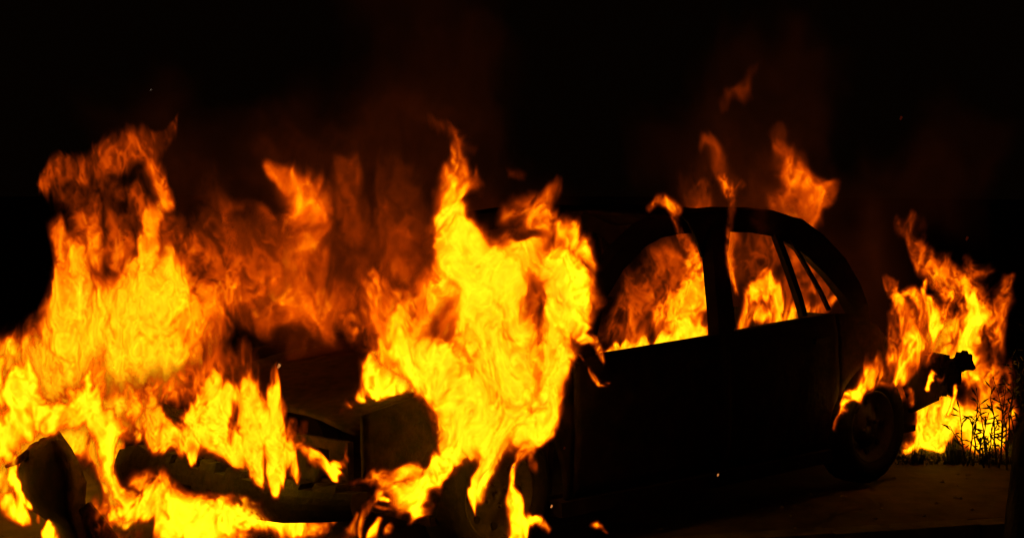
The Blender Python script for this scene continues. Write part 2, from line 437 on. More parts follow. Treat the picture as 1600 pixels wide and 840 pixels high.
def grid_nodes(nu, nv, nw, lo, hi, cells):
    """geometry nodes: the 'heat' stored on a list of cells becomes the density of a volume"""
    g = bpy.data.node_groups.new('heat_to_volume', 'GeometryNodeTree')
    g.interface.new_socket('Geometry', in_out='INPUT', socket_type='NodeSocketGeometry')
    g.interface.new_socket('Geometry', in_out='OUTPUT', socket_type='NodeSocketGeometry')
    n, l = g.nodes, g.links
    gi = n.new('GeometryNodeObjectInfo'); gi.inputs['Object'].default_value = cells; go = n.new('NodeGroupOutput')
    vc = n.new('GeometryNodeVolumeCube')
    vc.inputs['Min'].default_value = lo; vc.inputs['Max'].default_value = hi
    for nm, c in (('Resolution X', nu), ('Resolution Y', nv), ('Resolution Z', nw)): vc.inputs[nm].default_value = c
    pos = n.new('GeometryNodeInputPosition'); sep = n.new('ShaderNodeSeparateXYZ'); l.new(pos.outputs[0], sep.inputs[0])
    def idx(k, cnt):
        mr = n.new('ShaderNodeMapRange'); mr.clamp = True
        mr.inputs['From Min'].default_value = lo[k]; mr.inputs['From Max'].default_value = hi[k]
        mr.inputs['To Min'].default_value = 0; mr.inputs['To Max'].default_value = cnt-1
        l.new(sep.outputs[k], mr.inputs['Value'])
        r = n.new('ShaderNodeMath'); r.operation = 'ROUND'; l.new(mr.outputs[0], r.inputs[0]); return r.outputs[0]
    def fi(sock):
        f = n.new('FunctionNodeFloatToInt'); l.new(sock, f.inputs[0]); return f.outputs[0]
    def im(op, a, b):
        m = n.new('FunctionNodeIntegerMath'); m.operation = op
        for s, v in ((0, a), (1, b)):
            if isinstance(v, int): m.inputs[s].default_value = v
            else: l.new(v, m.inputs[s])
        return m.outputs[0]
    ix, iy, iz = (fi(idx(k, c)) for k, c in enumerate((nu, nv, nw)))
    tot = im('ADD', ix, im('MULTIPLY', im('ADD', iy, im('MULTIPLY', iz, nv)), nu))
    na = n.new('GeometryNodeInputNamedAttribute'); na.data_type = 'FLOAT'; na.inputs[0].default_value = 'heat'
    si = n.new('GeometryNodeSampleIndex'); si.data_type = 'FLOAT'; si.domain = 'POINT'; si.clamp = True
    l.new(gi.outputs['Geometry'], si.inputs['Geometry']); l.new(na.outputs[0], si.inputs['Value']); l.new(tot, si.inputs['Index'])
    l.new(si.outputs[0], vc.inputs['Density'])
    sm = n.new('GeometryNodeSetMaterial'); sm.inputs['Material'].default_value = M_FIRE
    l.new(vc.outputs[0], sm.inputs[0]); l.new(sm.outputs[0], go.inputs[0])
    return g

def surface_net(T, level):
    """closed quad skin round the cells above a level (T has an empty border)"""
    m = T > level; n0, n1, n2 = T.shape
    c = np.zeros((n0-1, n1-1, n2-1), np.int8)
    acc = np.zeros((n0-1, n1-1, n2-1, 3), np.float32); cnt = np.zeros((n0-1, n1-1, n2-1), np.float32)
    sl = lambda a, n: slice(a, n-1+a)
    for ax in range(3):
        b = [(p, q) for p in (0, 1) for q in (0, 1)]
        for p, q in b:
            o = [0, 0, 0]; oth = [k for k in range(3) if k != ax]; o[oth[0]] = p; o[oth[1]] = q
            A = T[sl(o[0], n0), sl(o[1], n1), sl(o[2], n2)]
            o2 = list(o); o2[ax] = 1
            B = T[sl(o2[0], n0), sl(o2[1], n1), sl(o2[2], n2)]
            cr = (A > level) != (B > level)
            t = np.where(cr, (level-A)/np.where(cr, B-A, 1), 0)
            for k in range(3): acc[..., k] += np.where(cr, t if k == ax else o[k], 0)
            cnt += cr
    act = cnt > 0
    ids = np.full(act.shape, -1, np.int64); ids[act] = np.arange(act.sum())
    base = np.argwhere(act).astype(np.float32)
    V = base + acc[act]/cnt[act][:, None]
    Q = []
    for ax in range(3):
        A = m; B = np.roll(m, -1, ax); cr = A != B
        cr[tuple(slice(-1, None) if k == ax else slice(None) for k in range(3))] = False
        e = np.argwhere(cr)
        a1, a2 = [k for k in range(3) if k != ax]
        e = e[(e[:, a1] > 0) & (e[:, a2] > 0) & (e[:, a1] < T.shape[a1]-1) & (e[:, a2] < T.shape[a2]-1)]
        def cell(d1, d2):
            f = e.copy(); f[:, a1] += d1; f[:, a2] += d2; return ids[f[:, 0], f[:, 1], f[:, 2]]
        q = np.stack([cell(-1, -1), cell(0, -1), cell(0, 0), cell(-1, 0)], 1)
        fl = m[e[:, 0], e[:, 1], e[:, 2]] ^ (ax == 1); q[~fl] = q[~fl][:, ::-1]
        Q.append(q)
    return V, np.concatenate(Q)

class Fire:
    """A fire standing on an upright plane through 'origin', turned by 'ang' about Z. Tongues are given where the photograph shows them, laid on that plane in metres."""
    def __init__(s, name, label, origin, ang, thick, seed, cell=.008, warp=1.0, fine=1.0, gain=1.2, group='flames rising from the burning car', edge=.10, cut=None, halo=.45, strands=1.0, cool=False):
        s.name, s.label, s.o, s.ang, s.thick, s.seed, s.cell = name, label, np.array(origin, float), ang, thick, seed, cell
        s.warp, s.fine, s.gain, s.group, s.edge, s.cut, s.halo, s.strands, s.cool = warp, fine, gain, group, edge, cut, halo, strands, cool
        s.eu = np.array([math.cos(ang), math.sin(ang), 0]); s.ev = np.array([-math.sin(ang), math.cos(ang), 0])
        s.st = []; s.raw = []; s.fs = abs(s.eu@RT)      # how far the plane is turned from the viewer: keeps tongues as wide as they look
    def pt(s, x, y):
        d = ray(x, y); t = ((s.o-CAM)@s.ev)/(d@s.ev); p = CAM+d*t
        return (p-s.o)@s.eu, p[2]-s.o[2], t/FOC
    def add(s, *pts, k=0, hard=.25):
        """one tongue: (photo x, photo y, radius, heat) ...; k=1 takes heat away"""
        s.raw.append((pts, k, hard)); s.st.append(([(*s.pt(x, y), r, I) for x, y, r, I in pts], k, hard)); return s
    def licks(s, B, c):
        """hundreds of thin curved strands, bright and dark, that run up through the body of the fire"""
        g = np.random.default_rng(int(s.seed*100)); nu, nw = B.shape; Lk = np.zeros_like(B)
        cand = np.argwhere(B > .22)
        n = int(len(cand)*c*c*s.fs*900*s.strands)
        for k in range(n):
            i, j = cand[g.integers(len(cand))]; heat = B[i, j]
            L = g.uniform(.04, .20)*(1.25-.5*heat); r0 = g.uniform(.004, .013); sg = 1 if g.random() < .55 else -1
            lean = g.normal(0, .35); cur = g.normal(0, .5); wig = g.uniform(.05, .22); ph = g.uniform(0, 6.3); st = max(4, int(L/(c*.8)))
            t = np.linspace(0, 1, st); x = i+(lean*t+cur*t*t+wig*np.sin(ph+t*g.uniform(3, 8)))*L/c/s.fs; y = j+t*L/c
            rr = r0*np.sin(PI*np.clip(t*.85+.15, 0, 1))**.7/c+.35
            a = sg*(.30 if sg > 0 else .24)*(1-.5*t)
            for xx, yy, r, v in zip(x, y, rr, a):
                m = int(r*2/s.fs)+1; x0, y0 = int(xx)-m, int(yy)-int(r*2)-1; x1, y1 = x0+2*m+2, y0+2*int(r*2)+4
                if x0 < 0 or y0 < 0 or x1 > nu or y1 > nw: continue
                gx_ = (np.arange(x0, x1)-xx)*s.fs; gy_ = np.arange(y0, y1)-yy
                q = np.exp(-(gx_[:, None]**2+gy_[None]**2)/(r*r)).astype(np.float32)*v
                w = Lk[x0:x1, y0:y1]; Lk[x0:x1, y0:y1] = np.where(np.abs(q) > np.abs(w), q, w)
        return Lk
    def field(s, U, Vv, Z, B, D, Lk, u0, w0, w1, c):
        # strands run through the depth of the fire along the direction it is turned in
        d = ray(*s.aim); U = U-Vv*((d@s.eu)/(d@s.ev)); Z = Z-Vv*(d[2]/(d@s.ev))
        sx = s.seed*.37; ov = s.seed*.53; q = s.warp; fs = s.fs
        lift = np.clip((Z-w0)/(w1-w0), 0, 1)
        def wob(amp, sc, du, dw):
            X, Y, H = (U*fs+du)/sc+sx, Vv/(sc*4)+ov, (Z+dw)/(sc*1.7)+sx
            return amp*q*look(N_WARP[0], X, Y, H), amp*1.3*q*look(N_WARP[1], X, Y, H)
        wu, ww = wob(.026, 1.35, 0, 0)
        a, b_ = wob(.014, .50, wu, ww); wu += a; ww += b_
        a, b_ = wob(.0075, .20, wu, ww); wu += a; ww += b_
        wv = look(N_WARP[2], U/1.6+ov, Vv*0+sx, Z/2.0+sx)
        lk = bil(Lk, (U+.7*wu/fs-u0)/c, (Z+.7*ww-w0)/c)
        b = bil(B, (U+wu/fs-u0)/c, (Z+ww-w0)/c); dd = bil(D, (U+wu/fs-u0)/c, (Z+ww-w0)/c)
        prof = np.exp(-np.abs((Vv-.40*dd*wv)/dd)**3)
        q1, q2, q3 = .95, .40, .17
        bod = look(N_BODY, (U*fs+2*wu)/q1+sx, Vv/(q1*3)+ov, (Z+2*ww)/(q1*2.0)+ov)
        fil = look(N_FIL, (U*fs+3*wu)/q1+ov, Vv/(q1*5)+sx, (Z+3*ww)/(q1*2.2)+sx)
        fi2 = look(N_FIL2, (U*fs+2.5*wu)/q2+sx, Vv/(q2*6)+ov, (Z+2.5*ww)/(q2*1.8)+ov)
        fi3 = look(N_FIL2, (U*fs+1.5*wu)/q3+ov, Vv/(q3*7)+sx, (Z+1.5*ww)/(q3*2.1)+ov)
        tex = .17*bod+.40*(fil-.34)+.32*(fi2-.38)+.22*(fi3-.38)+lk*1.0
        tex *= 1-.45*lift**1.5-.22*np.clip(b-.8, 0, .3)/.3
        T = b*(.97+s.fine*tex)+.16*np.clip(b-.55, 0, 1)
        T -= s.edge*(.75-1.9*tex)*(1-.75*np.clip(b, 0, 1))
        hot = np.clip((b-.62)/.3, 0, 1); hot = hot*hot*(3-2*hot)
        return T*prof*(1+(s.gain-1)*(.25+.75*hot if not s.cool else 1))
    def build(s):
        c = s.cell; allp = [q for p, k, h in s.raw if not k for q in p]; s.aim = (sum(q[0] for q in allp)/len(allp), sum(q[1] for q in allp)/len(allp))
        us, ws = [], []
        for pts, k, h in s.st:
            if k: continue
            for u, w, sc, r, I in pts: us += [u-r*sc*1.3/s.fs-.06, u+r*sc*1.3/s.fs+.06]; ws += [w-r*sc*1.3-.05, w+r*sc*1.3+.08]
        u0, u1, w0, w1 = min(us), max(us), min(ws), max(ws)
        w0 = max(w0, -s.o[2]-.10)
        nu, nw = int((u1-u0)/c)+1, int((w1-w0)/c)+1
        tv = s.thick*1.7; nv = max(8, int(2*tv/c/1.0)+1)
        gu = u0+np.arange(nu)*c; gw = w0+np.arange(nw)*c
        U2, W2 = np.meshgrid(gu, gw, indexing='ij')
        B = np.zeros((nu, nw), np.float32); R = np.full((nu, nw), .05, np.float32); K = np.zeros_like(B)
        for pts, k, hard in s.st:
            I2 = np.zeros_like(B); R2 = np.zeros_like(B)
            segs = list(zip(pts, pts[1:])) if len(pts) > 1 else [(pts[0], pts[0])]
            for a, b in segs:
                dx, dy = (b[0]-a[0])*s.fs, b[1]-a[1]; L = dx*dx+dy*dy
                t = np.clip(((U2-a[0])*s.fs*dx+(W2-a[1])*dy)/L, 0, 1) if L > 1e-9 else 0*U2
                r = (a[3]+(b[3]-a[3])*t)*(a[2]+(b[2]-a[2])*t); I = a[4]+(b[4]-a[4])*t
                d = np.hypot((U2-a[0])*s.fs-dx*t, W2-a[1]-dy*t)/r
                f = np.clip((1.25-d)/(1.25-hard), 0, 1); f = f*f*(3-2*f)
                I2 = np.maximum(I2, I*f); R2 = np.maximum(R2, r*(f > 0))
            if k: B *= 1-np.clip(I2, 0, 1); K = np.maximum(K, I2)
            else:
                B = np.maximum(B, I2)+.12*np.minimum(B, I2)*(1-B.clip(0, 1)); R = np.maximum(R, R2)
        # a dim halo of cooler soot round the hot body
        Hb = B.copy(); n = max(2, int(.05/c))
        for _ in range(3):
            for ax in (0, 1):
                Pd = [(0, 0), (0, 0)]; Pd[ax] = (n+1, n); cs = np.cumsum(np.pad(Hb, Pd), ax)
                Hb = ((np.take(cs, range(2*n+1, cs.shape[ax]), ax)-np.take(cs, range(0, cs.shape[ax]-2*n-1), ax))/(2*n+1)).astype(np.float32)
        B = np.maximum(B, s.halo*Hb*(1-np.clip(K, 0, 1)))
        # smooth the local depth so that the body swells where the fire is wide
        for _ in range(10):
            R[1:-1] = (R[:-2]+R[1:-1]+R[2:])/3; R[:, 1:-1] = (R[:, :-2]+R[:, 1:-1]+R[:, 2:])/3
        D = np.minimum(R*.8+.02, s.thick).astype(np.float32)
        gv = -tv+np.arange(nv)*(2*tv/(nv-1)); cv = 2*tv/(nv-1)
        U, Vv, Z = np.meshgrid(gu.astype(np.float32), gv.astype(np.float32), gw.astype(np.float32), indexing='ij')
        Lk = s.licks(B, c)
        T = s.field(U, Vv, Z, B, D, Lk, u0, w0, w1, c)
        if s.cut: T = s.cut(s, T, U, Vv, Z)
        T = np.clip(T, 0, 1.0)
        for ax, n in ((0, nu), (1, nv), (2, nw)):      # empty border
            e = [slice(None)]*3; e[ax] = 0; T[tuple(e)] = 0; e[ax] = n-1; T[tuple(e)] = 0
        fade = np.clip(np.arange(nw)/3., 0, 1); T *= fade[None, None]
        T[T < (.02 if s.name == 'smoke' else .03)] = 0
        # crop to what burns
        nz = np.argwhere(T > 0); lo = np.maximum(nz.min(0)-1, 0); hi = np.minimum(nz.max(0)+2, T.shape)
        T = np.ascontiguousarray(T[lo[0]:hi[0], lo[1]:hi[1], lo[2]:hi[2]])
        p0 = (float(gu[lo[0]]), float(gv[lo[1]]), float(gw[lo[2]])); n3 = T.shape
        p1 = (p0[0]+c*(n3[0]-1), p0[1]+cv*(n3[1]-1), p0[2]+c*(n3[2]-1))
        # thing
        smoke = s.name == 'smoke'
        root = tag(empty(s.name, s.o, s.ang), s.label, s.name, None if smoke else s.group, 'stuff' if smoke else None)
        N = T.size
        me = bpy.data.meshes.new('flame_glow'); me.vertices.add(N)
        at = me.attributes.new('heat', 'FLOAT', 'POINT'); at.data.foreach_set('value', T.transpose(2, 1, 0).ravel().astype(np.float32))
        cells = bpy.data.objects.new('flame_cells', me)
        vd = bpy.data.volumes.new(s.name+'_glow'); vd.materials.append(M_FIRE)
        o = bpy.data.objects.new(s.name+'_glow', vd); COL.objects.link(o); o.parent = root
        md = o.modifiers.new('volume', 'NODES'); md.node_group = grid_nodes(*n3, p0, p1, cells)
        # the outer skin of the flame, on a grid four times as coarse
        q = 3; pad = [(0, (-n) % q) for n in n3]
        Tc = np.pad(T, pad); sh = Tc.shape
        Tc = Tc.reshape(sh[0]//q, q, sh[1]//q, q, sh[2]//q, q).mean((1, 3, 5)); Tc = np.pad(Tc, 2)
        for ax in range(3): Tc = (np.roll(Tc, 1, ax)+2*Tc+np.roll(Tc, -1, ax))/4
        Vs, Q = surface_net(Tc, .10)
        if len(Q) and not smoke:
            I = np.clip(np.round(Vs-.0).astype(int), 0, np.array(Tc.shape)-1); hv = Tc[I[:, 0], I[:, 1], I[:, 2]]
            P = (Vs-2)*q+(q-1)/2
            P = np.stack([p0[0]+P[:, 0]*c, p0[1]+P[:, 1]*cv, p0[2]+P[:, 2]*c], 1)
            sm = bpy.data.meshes.new('flame_skin'); sm.from_pydata(P.tolist(), [], Q.tolist())
            sm.polygons.foreach_set('use_smooth', [True]*len(sm.polygons))
            h = sm.attributes.new('heat', 'FLOAT', 'POINT'); h.data.foreach_set('value', hv.astype(np.float32))
            sm.materials.append(M_SKIN)
            so = bpy.data.objects.new('flame_skin', sm); COL.objects.link(so); so.parent = root
        print(s.name, n3, N, 'active', int((T > 0).sum()), 'skin', len(Q))
        return root

FACE = -YAW                      # a plane facing the camera
G0 = at_depth
def ground_under(x, y, dist):
    p = at_depth(x, y, dist); return (p[0], p[1], 0)

# 1 the great fire at the front of the car, behind the bumper
f = Fire('flame', 'widest yellow fire, billowing up behind the far end of the front bumper', (-.60, .8, 0), math.radians(-86), .17, 1.3, cell=.007, warp=1.0, gain=1.42, fine=.9)
f.add((-30, 640, 60, .95), (20, 600, 50, .95), (90, 560, 80, 1), (160, 520, 95, 1), (230, 480, 85, 1), (270, 440, 60, .9))
f.add((-10, 560, 30, .8), (30, 560, 40, .9))
f.add((0, 700, 60, .95), (60, 660, 70, 1), (140, 640, 95, 1), (190, 590, 80, 1), (250, 560, 70, .95))
f.add((90, 540, 60, .95), (110, 470, 55, .95), (120, 420, 45, .8), (100, 370, 28, .6))
f.add((200, 480, 70, .98), (225, 410, 42, .85), (228, 350, 20, .6))
f.add((290, 500, 70, .72), (350, 470, 65, .6), (420, 440, 42, .48))
f.add((300, 560, 60, .62), (330, 530, 60, .55))
f.add((150, 400, 40, .6), (140, 350, 30, .5)).add((190, 400, 35, .65), (180, 350, 22, .5)).add((280, 430, 40, .6), (285, 380, 25, .5))
f.add((72, 305, 22, .46), (110, 268, 36, .5), (170, 258, 38, .5), (225, 240, 30, .5), (262, 205, 18, .42), (275, 185, 10, .35))
f.add((240, 255, 26, .58), (258, 300, 22, .62), (240, 330, 18, .58), (230, 360, 18, .6))
f.add((110, 300, 55, .36), (160, 310, 60, .38), (220, 340, 60, .40), (270, 390, 60, .42), (340, 390, 70, .36), (430, 390, 60, .34))
f.add((340, 440, 60, .5), (400, 420, 50, .46), (300, 400, 40, .5))
f.add((160, 720, 60, .95), (180, 790, 50, .85), (200, 840, 45, .85))
f.add((-10, 740, 50, .9), (10, 800, 50, .85), (60, 830, 50, .8))
f.add((5, 610, 12, .5), k=1)
f.add((165, 330, 20, .3), (205, 330, 14, .3), k=1)
FIRES = [f]

# 2 dim flames far behind the bonnet; weakest strokes stand in for fire-lit smoke
f = Fire('flame', 'dim orange flame column standing alone behind the dark bonnet', ground_under(480, 500, 6.85), FACE, .22, 2.9, cell=.010, warp=1.1, edge=.02, gain=1.2, fine=.85, strands=.35, cool=True)
f.add((432, 246, 16, .5), (468, 262, 32, .56), (487, 320, 48, .55), (478, 390, 54, .54), (470, 440, 50, .54), (520, 470, 40, .5))
f.add((420, 330, 20, .32), (440, 420, 40, .42), (400, 470, 45, .4))
f.add((545, 260, 24, .3), (545, 330, 50, .30), (560, 420, 80, .33), (600, 460, 70, .38))
f.add((640, 270, 50, .22), (640, 350, 75, .28), (650, 430, 80, .34), (620, 500, 70, .40))
f.add((380, 360, 60, .28), (400, 430, 60, .38), (450, 470, 50, .40), (500, 480, 40, .40))
f.add((560, 230, 120, .10), (640, 120, 110, .07), (700, 220, 100, .09))  # wide faint heat added to imitate the brown glow in the sky
f.add((330, 300, 60, .16), (340, 380, 70, .18), (520, 540, 70, .2))
FIRES.append(f)

# 3 flames that lick over the front bumper
f = Fire('flame', 'tall ragged yellow flame clump licking down over the middle of the front bumper', (-.80, 0, 0), -PI/2, .13, 4.1, cell=.006, warp=.8, fine=.95, gain=1.34)
f.add((300, 690, 34, .9), (350, 700, 48, .95), (345, 640, 40, .9), (400, 640, 50, .95), (450, 670, 34, .9)).add((235, 690, 44, .74), (285, 700, 36, .8))
f.add((180, 640, 60, .85), (240, 650, 55, .75), (250, 600, 50, .7), (290, 590, 40, .55), (330, 590, 40, .45), (380, 575, 30, .4))
f.add((240, 690, 40, .66), (290, 690, 40, .66)).add((200, 690, 24, .85))
f.add((268, 625, 22, .9), (276, 650, 18, .9), k=1).add((195, 738, 26, .95), (330, 772, 20, .95), (395, 795, 14, .9), k=1)
f.add((330, 605, 26, .7), (310, 660, 34, .85), (340, 710, 36, .9))
f.add((385, 600, 30, .9), (400, 650, 50, .97), (390, 700, 45, .95), (400, 740, 30, .9))
f.add((430, 605, 26, .9), (440, 650, 40, .92), (440, 710, 42, .9), (435, 760, 26, .9), (430, 778, 12, .9))
f.add((432, 580, 12, .55), (436, 600, 14, .7))
f.add((460, 690, 30, .6), (490, 700, 22, .6), (505, 710, 14, .6))
f.add((480, 640, 16, .4), (475, 670, 20, .5)).add((500, 650, 14, .3), (495, 690, 20, .42))
f.add((470, 725, 34, .82), (485, 752, 16, .78)).add((500, 700, 30, .62), (520, 730, 20, .72)).add((470, 690, 34, .7))
f.add((300, 730, 14, .85), (306, 715, 14, .85))
f.add((515, 705, 10, .7), (525, 730, 14, .9), (542, 738, 14, .85), (540, 745, 10, .8))
f.add((535, 728, 12, .8), (556, 712, 10, .65), (566, 690, 7, .55), (562, 665, 5, .5))
f.add((362, 640, 12, .4), (352, 690, 9, .35), k=1).add((420, 720, 8, .3), (410, 755, 8, .5), k=1).add((455, 770, 5, .5), (465, 735, 5, .4), k=1)
FIRES.append(f)

# 4 small flames along the near edge of the bonnet
f = Fire('flame', 'small bright flame on the bonnet edge above the dark front wing', (-.3, -.52, 0), math.radians(-12), .12, 5.7, cell=.006, warp=.8, fine=1.1)
f.add((602, 588, 34, .97), (596, 560, 24, .85), (612, 540, 16, .7)).add((574, 592, 12, .7), (584, 612, 10, .6)).add((620, 590, 36, .92), (645, 590, 34, .75), (660, 610, 26, .6))
f.add((600, 610, 20, .75), (630, 618, 16, .6))
f.add((545, 612, 20, .55), (535, 625, 14, .5)).add((552, 630, 14, .6), (568, 640, 9, .55))
f.add((540, 500, 18, .5), (570, 500, 24, .55), (600, 480, 32, .62), (585, 445, 20, .55))
f.add((575, 510, 40, .35), (640, 540, 50, .6), (670, 580, 40, .7))
FIRES.append(f)

# 5 the tallest fire, up the near front wing and windscreen
f = Fire('flame', 'tallest brightest yellow fire roaring up the near front wing beside the windscreen pillar', (.1, -.93, 0), math.radians(-8), .22, 7.3, cell=.0065, warp=1.0, fine=.9, gain=1.34)
f.add((650, 192, 10, .34), (690, 190, 20, .46), (706, 215, 20, .52), (706, 260, 24, .58), (705, 300, 28, .66), (715, 330, 32, .78))
f.add((715, 350, 38, .92), (745, 410, 60, 1), (770, 480, 90, 1), (790, 560, 100, 1.06), (780, 630, 85, 1), (790, 680, 60, .92))
f.add((735, 270, 9, .45), (728, 310, 12, .5))
f.add((680, 350, 16, .55), (690, 400, 20, .5))
f.add((800, 330, 34, .55), (845, 300, 16, .52), (852, 285, 9, .45)).add((835, 350, 44, .65), (885, 365, 36, .66), (915, 405, 28, .7), (925, 420, 14, .65))
f.add((830, 420, 60, .72), (885, 430, 45, .75), (885, 480, 45, .88), (870, 530, 45, .92), (862, 600, 34, .97), (850, 660, 34, .95), (820, 690, 35, .9))
f.add((905, 450, 20, .75), (893, 495, 14, .85)).add((890, 510, 20, .8), (905, 540, 10, .8), (917, 552, 7, .75))
f.add((783, 268, 8, .42), (806, 254, 9, .46))
f.add((700, 470, 55, .75), (640, 500, 55, .68), (590, 480, 36, .56), (552, 495, 18, .5)).add((620, 460, 40, .56), (580, 440, 22, .48)).add((590, 525, 34, .6), (640, 540, 45, .75))
f.add((660, 560, 50, .92), (700, 600, 55, 1), (710, 650, 45, .98))
f.add((700, 650, 40, .95), (695, 700, 36, .85), (670, 740, 38, .82), (640, 770, 34, .8), (648, 800, 20, .75), (655, 830, 12, .75))
f.add((640, 745, 28, .74), (600, 758, 26, .68), (570, 755, 16, .5)).add((600, 790, 18, .66), (570, 812, 14, .7), (560, 838, 16, .74))
f.add((730, 680, 40, .85), (775, 700, 34, .85)).add((800, 700, 16, .8), (765, 725, 13, .82), (750, 750, 9, .78), (742, 775, 7, .75))
f.add((850, 690, 24, .82), (838, 715, 15, .7), (828, 740, 13, .68), (820, 775, 13, .74), (812, 810, 17, .84), (805, 850, 22, .9))
f.add((838, 735, 10, .6), (848, 752, 6, .55))
f.add((820, 830, 16, .8), (850, 828, 12, .8), (865, 838, 9, .7))
f.add((700, 760, 16, .8), (690, 790, 8, .7), k=1).add((735, 720, 12, .6), (722, 760, 14, .9), k=1)
f.add((815, 395, 16, .55), (830, 385, 12, .5), k=1).add((860, 375, 9, .35), k=1)
FIRES.append(f)

# 6 flames on the ground below the front bumper
f = Fire('flame', 'low yellow ground fire burning beneath the front bumper', (-.98, .1, 0), math.radians(-62), .16, 8.9, cell=.007, warp=.8)
f.add((-20, 700, 50, .95), (10, 690, 46, .9), (60, 665, 40, .9), (120, 660, 40, .95), (160, 700, 46, .98), (165, 750, 42, .95), (180, 800, 45, .9))
f.add((120, 650, 50, .9), (135, 590, 34, .75), (150, 545, 16, .5)).add((40, 640, 50, .95), (50, 580, 30, .75), (60, 530, 12, .5)).add((-10, 640, 40, .9), (0, 590, 20, .7)).add((200, 660, 30, .7), (215, 620, 16, .5)).add((-20, 780, 40, .8))
f.add((198, 736, 36, 1), (330, 764, 32, 1), (480, 800, 28, 1), k=1, hard=.8).add((150, 790, 20, .6), (175, 812, 16, .6), k=1).add((5, 770, 18, .8), (0, 750, 12, .8), k=1)
f.add((150, 830, 40, .85), (220, 800, 46, .85), (300, 812, 40, 1), (370, 822, 34, .95), (430, 820, 34, .92), (480, 830, 26, .85))
f.add((200, 760, 26, .65), (260, 785, 34, .62), (330, 798, 26, .62), (400, 800, 20, .8), (395, 790, 14, .9))
f.add((260, 840, 40, .95), (350, 850, 40, .95))
f.add((505, 820, 16, .8), (520, 795, 14, .85), (524, 780, 8, .7)).add((490, 798, 7, .55), (515, 788, 9, .75))
f.add((180, 830, 12, .6), (230, 832, 12, .6), k=1)
FIRES.append(f)
for lab, sd, strokes in (
        ('small ground flame at the bottom edge, left below the near bumper corner', 9.6, [[(545, 838, 13, .8), (556, 826, 10, .8), (562, 812, 6, .65)]]),
        ('small ground flame at the bottom edge, just left of the front wheel', 9.9, [[(588, 834, 14, .8), (598, 820, 8, .7)], [(612, 836, 8, .7), (618, 824, 5, .6)]]),
        ('slanting small flame under the near end of the front bumper', 10.5, [[(590, 768, 11, .75), (620, 783, 9, .75), (642, 790, 9, .7)], [(580, 786, 8, .6), (612, 797, 6, .6)]]),
        ('tiny flame alone at the bottom edge, on the ground below the front door', 10.9, [[(938, 832, 8, .8), (952, 836, 7, .78), (960, 842, 6, .7)]]),
        ('thin line of glowing flame along the bottom edge of the near front wing', 11.3, [[(545, 745, 6, .5), (580, 744, 7, .55), (625, 738, 8, .65), (660, 730, 9, .7)]])):
    f = Fire('flame', lab, (-.62, -.95, 0), math.radians(-25), .06, sd, cell=.006, warp=.6, fine=1.0)
    for q in strokes: f.add(*q)
    FIRES.append(f)
f = Fire('flame', 'small yellow flame strands at the left edge, below the torn curved panel', ground_under(60, 780, 6.15), FACE, .07, 10.2, cell=.0065, warp=.7, fine=1.2)
f.add((8, 790, 14, .8), (24, 800, 22, .9), (40, 815, 12, .7)).add((20, 730, 10, .75), (14, 760, 14, .9), (28, 780, 14, .9), (45, 795, 8, .8))
f.add((55, 770, 6, .6), (62, 790, 8, .7), (60, 810, 7, .7)).add((82, 765, 4, .6), (84, 785, 4, .6)).add((75, 835, 14, .85), (85, 800, 10, .75), (92, 795, 5, .6)).add((98, 835, 6, .7), (106, 815, 4, .6))
FIRES.append(f)

# 7 inside the cabin
f = Fire('flame', 'orange fire filling the front side window above its glowing sill', (1.0, -.30, 0), math.radians(-4), .16, 12.4, cell=.0065, warp=.9, edge=.03)
f.add((985, 500, 60, .40), (1000, 460, 60, .42), (1050, 410, 60, .42), (1060, 500, 60, .48), (980, 530, 40, .42))
f.add((1075, 375, 10, .6), (1078, 400, 18, .8), (1085, 440, 28, .72), (1070, 480, 42, .78), (1075, 510, 40, .9), (1090, 530, 26, .95))
f.add((1030, 500, 35, .68), (1040, 470, 26, .62)).add((1100, 420, 16, .75), (1100, 470, 18, .75))
f.add((935, 556, 12, .9), (960, 554, 12, .95), (1000, 547, 13, .98), (1060, 537, 15, 1), (1115, 530, 15, 1)).add((950, 520, 40, .42), (960, 480, 30, .40))
f.add((1060, 320, 10, .45), (1068, 350, 9, .45), (1075, 380, 10, .55))
f.add((1005, 510, 20, .4), (1020, 525, 12, .4), k=1)
FIRES.append(f)
f = Fire('flame', 'curling yellow flame in the rear side window behind the thin bent strip', (1.75, -.30, 0), math.radians(-4), .14, 13.6, cell=.0065, warp=.9, edge=.03)
f.add((1180, 420, 60, .40), (1230, 400, 50, .40), (1290, 470, 40, .40), (1200, 480, 50, .42))
f.add((1165, 500, 20, .62), (1185, 480, 28, .85), (1200, 458, 24, .92), (1215, 470, 18, .9), (1215, 500, 24, .8))
f.add((1240, 500, 20, .55), (1265, 497, 12, .5)).add((1250, 440, 16, .40), (1268, 425, 14, .50), (1275, 450, 10, .52), (1268, 470, 8, .5))
f.add((1130, 360, 12, .5), (1135, 400, 12, .6), (1142, 425, 10, .62), (1142, 470, 10, .5))
f.add((1160, 512, 12, .75), (1210, 505, 12, .7), (1300, 492, 8, .6))
FIRES.append(f)

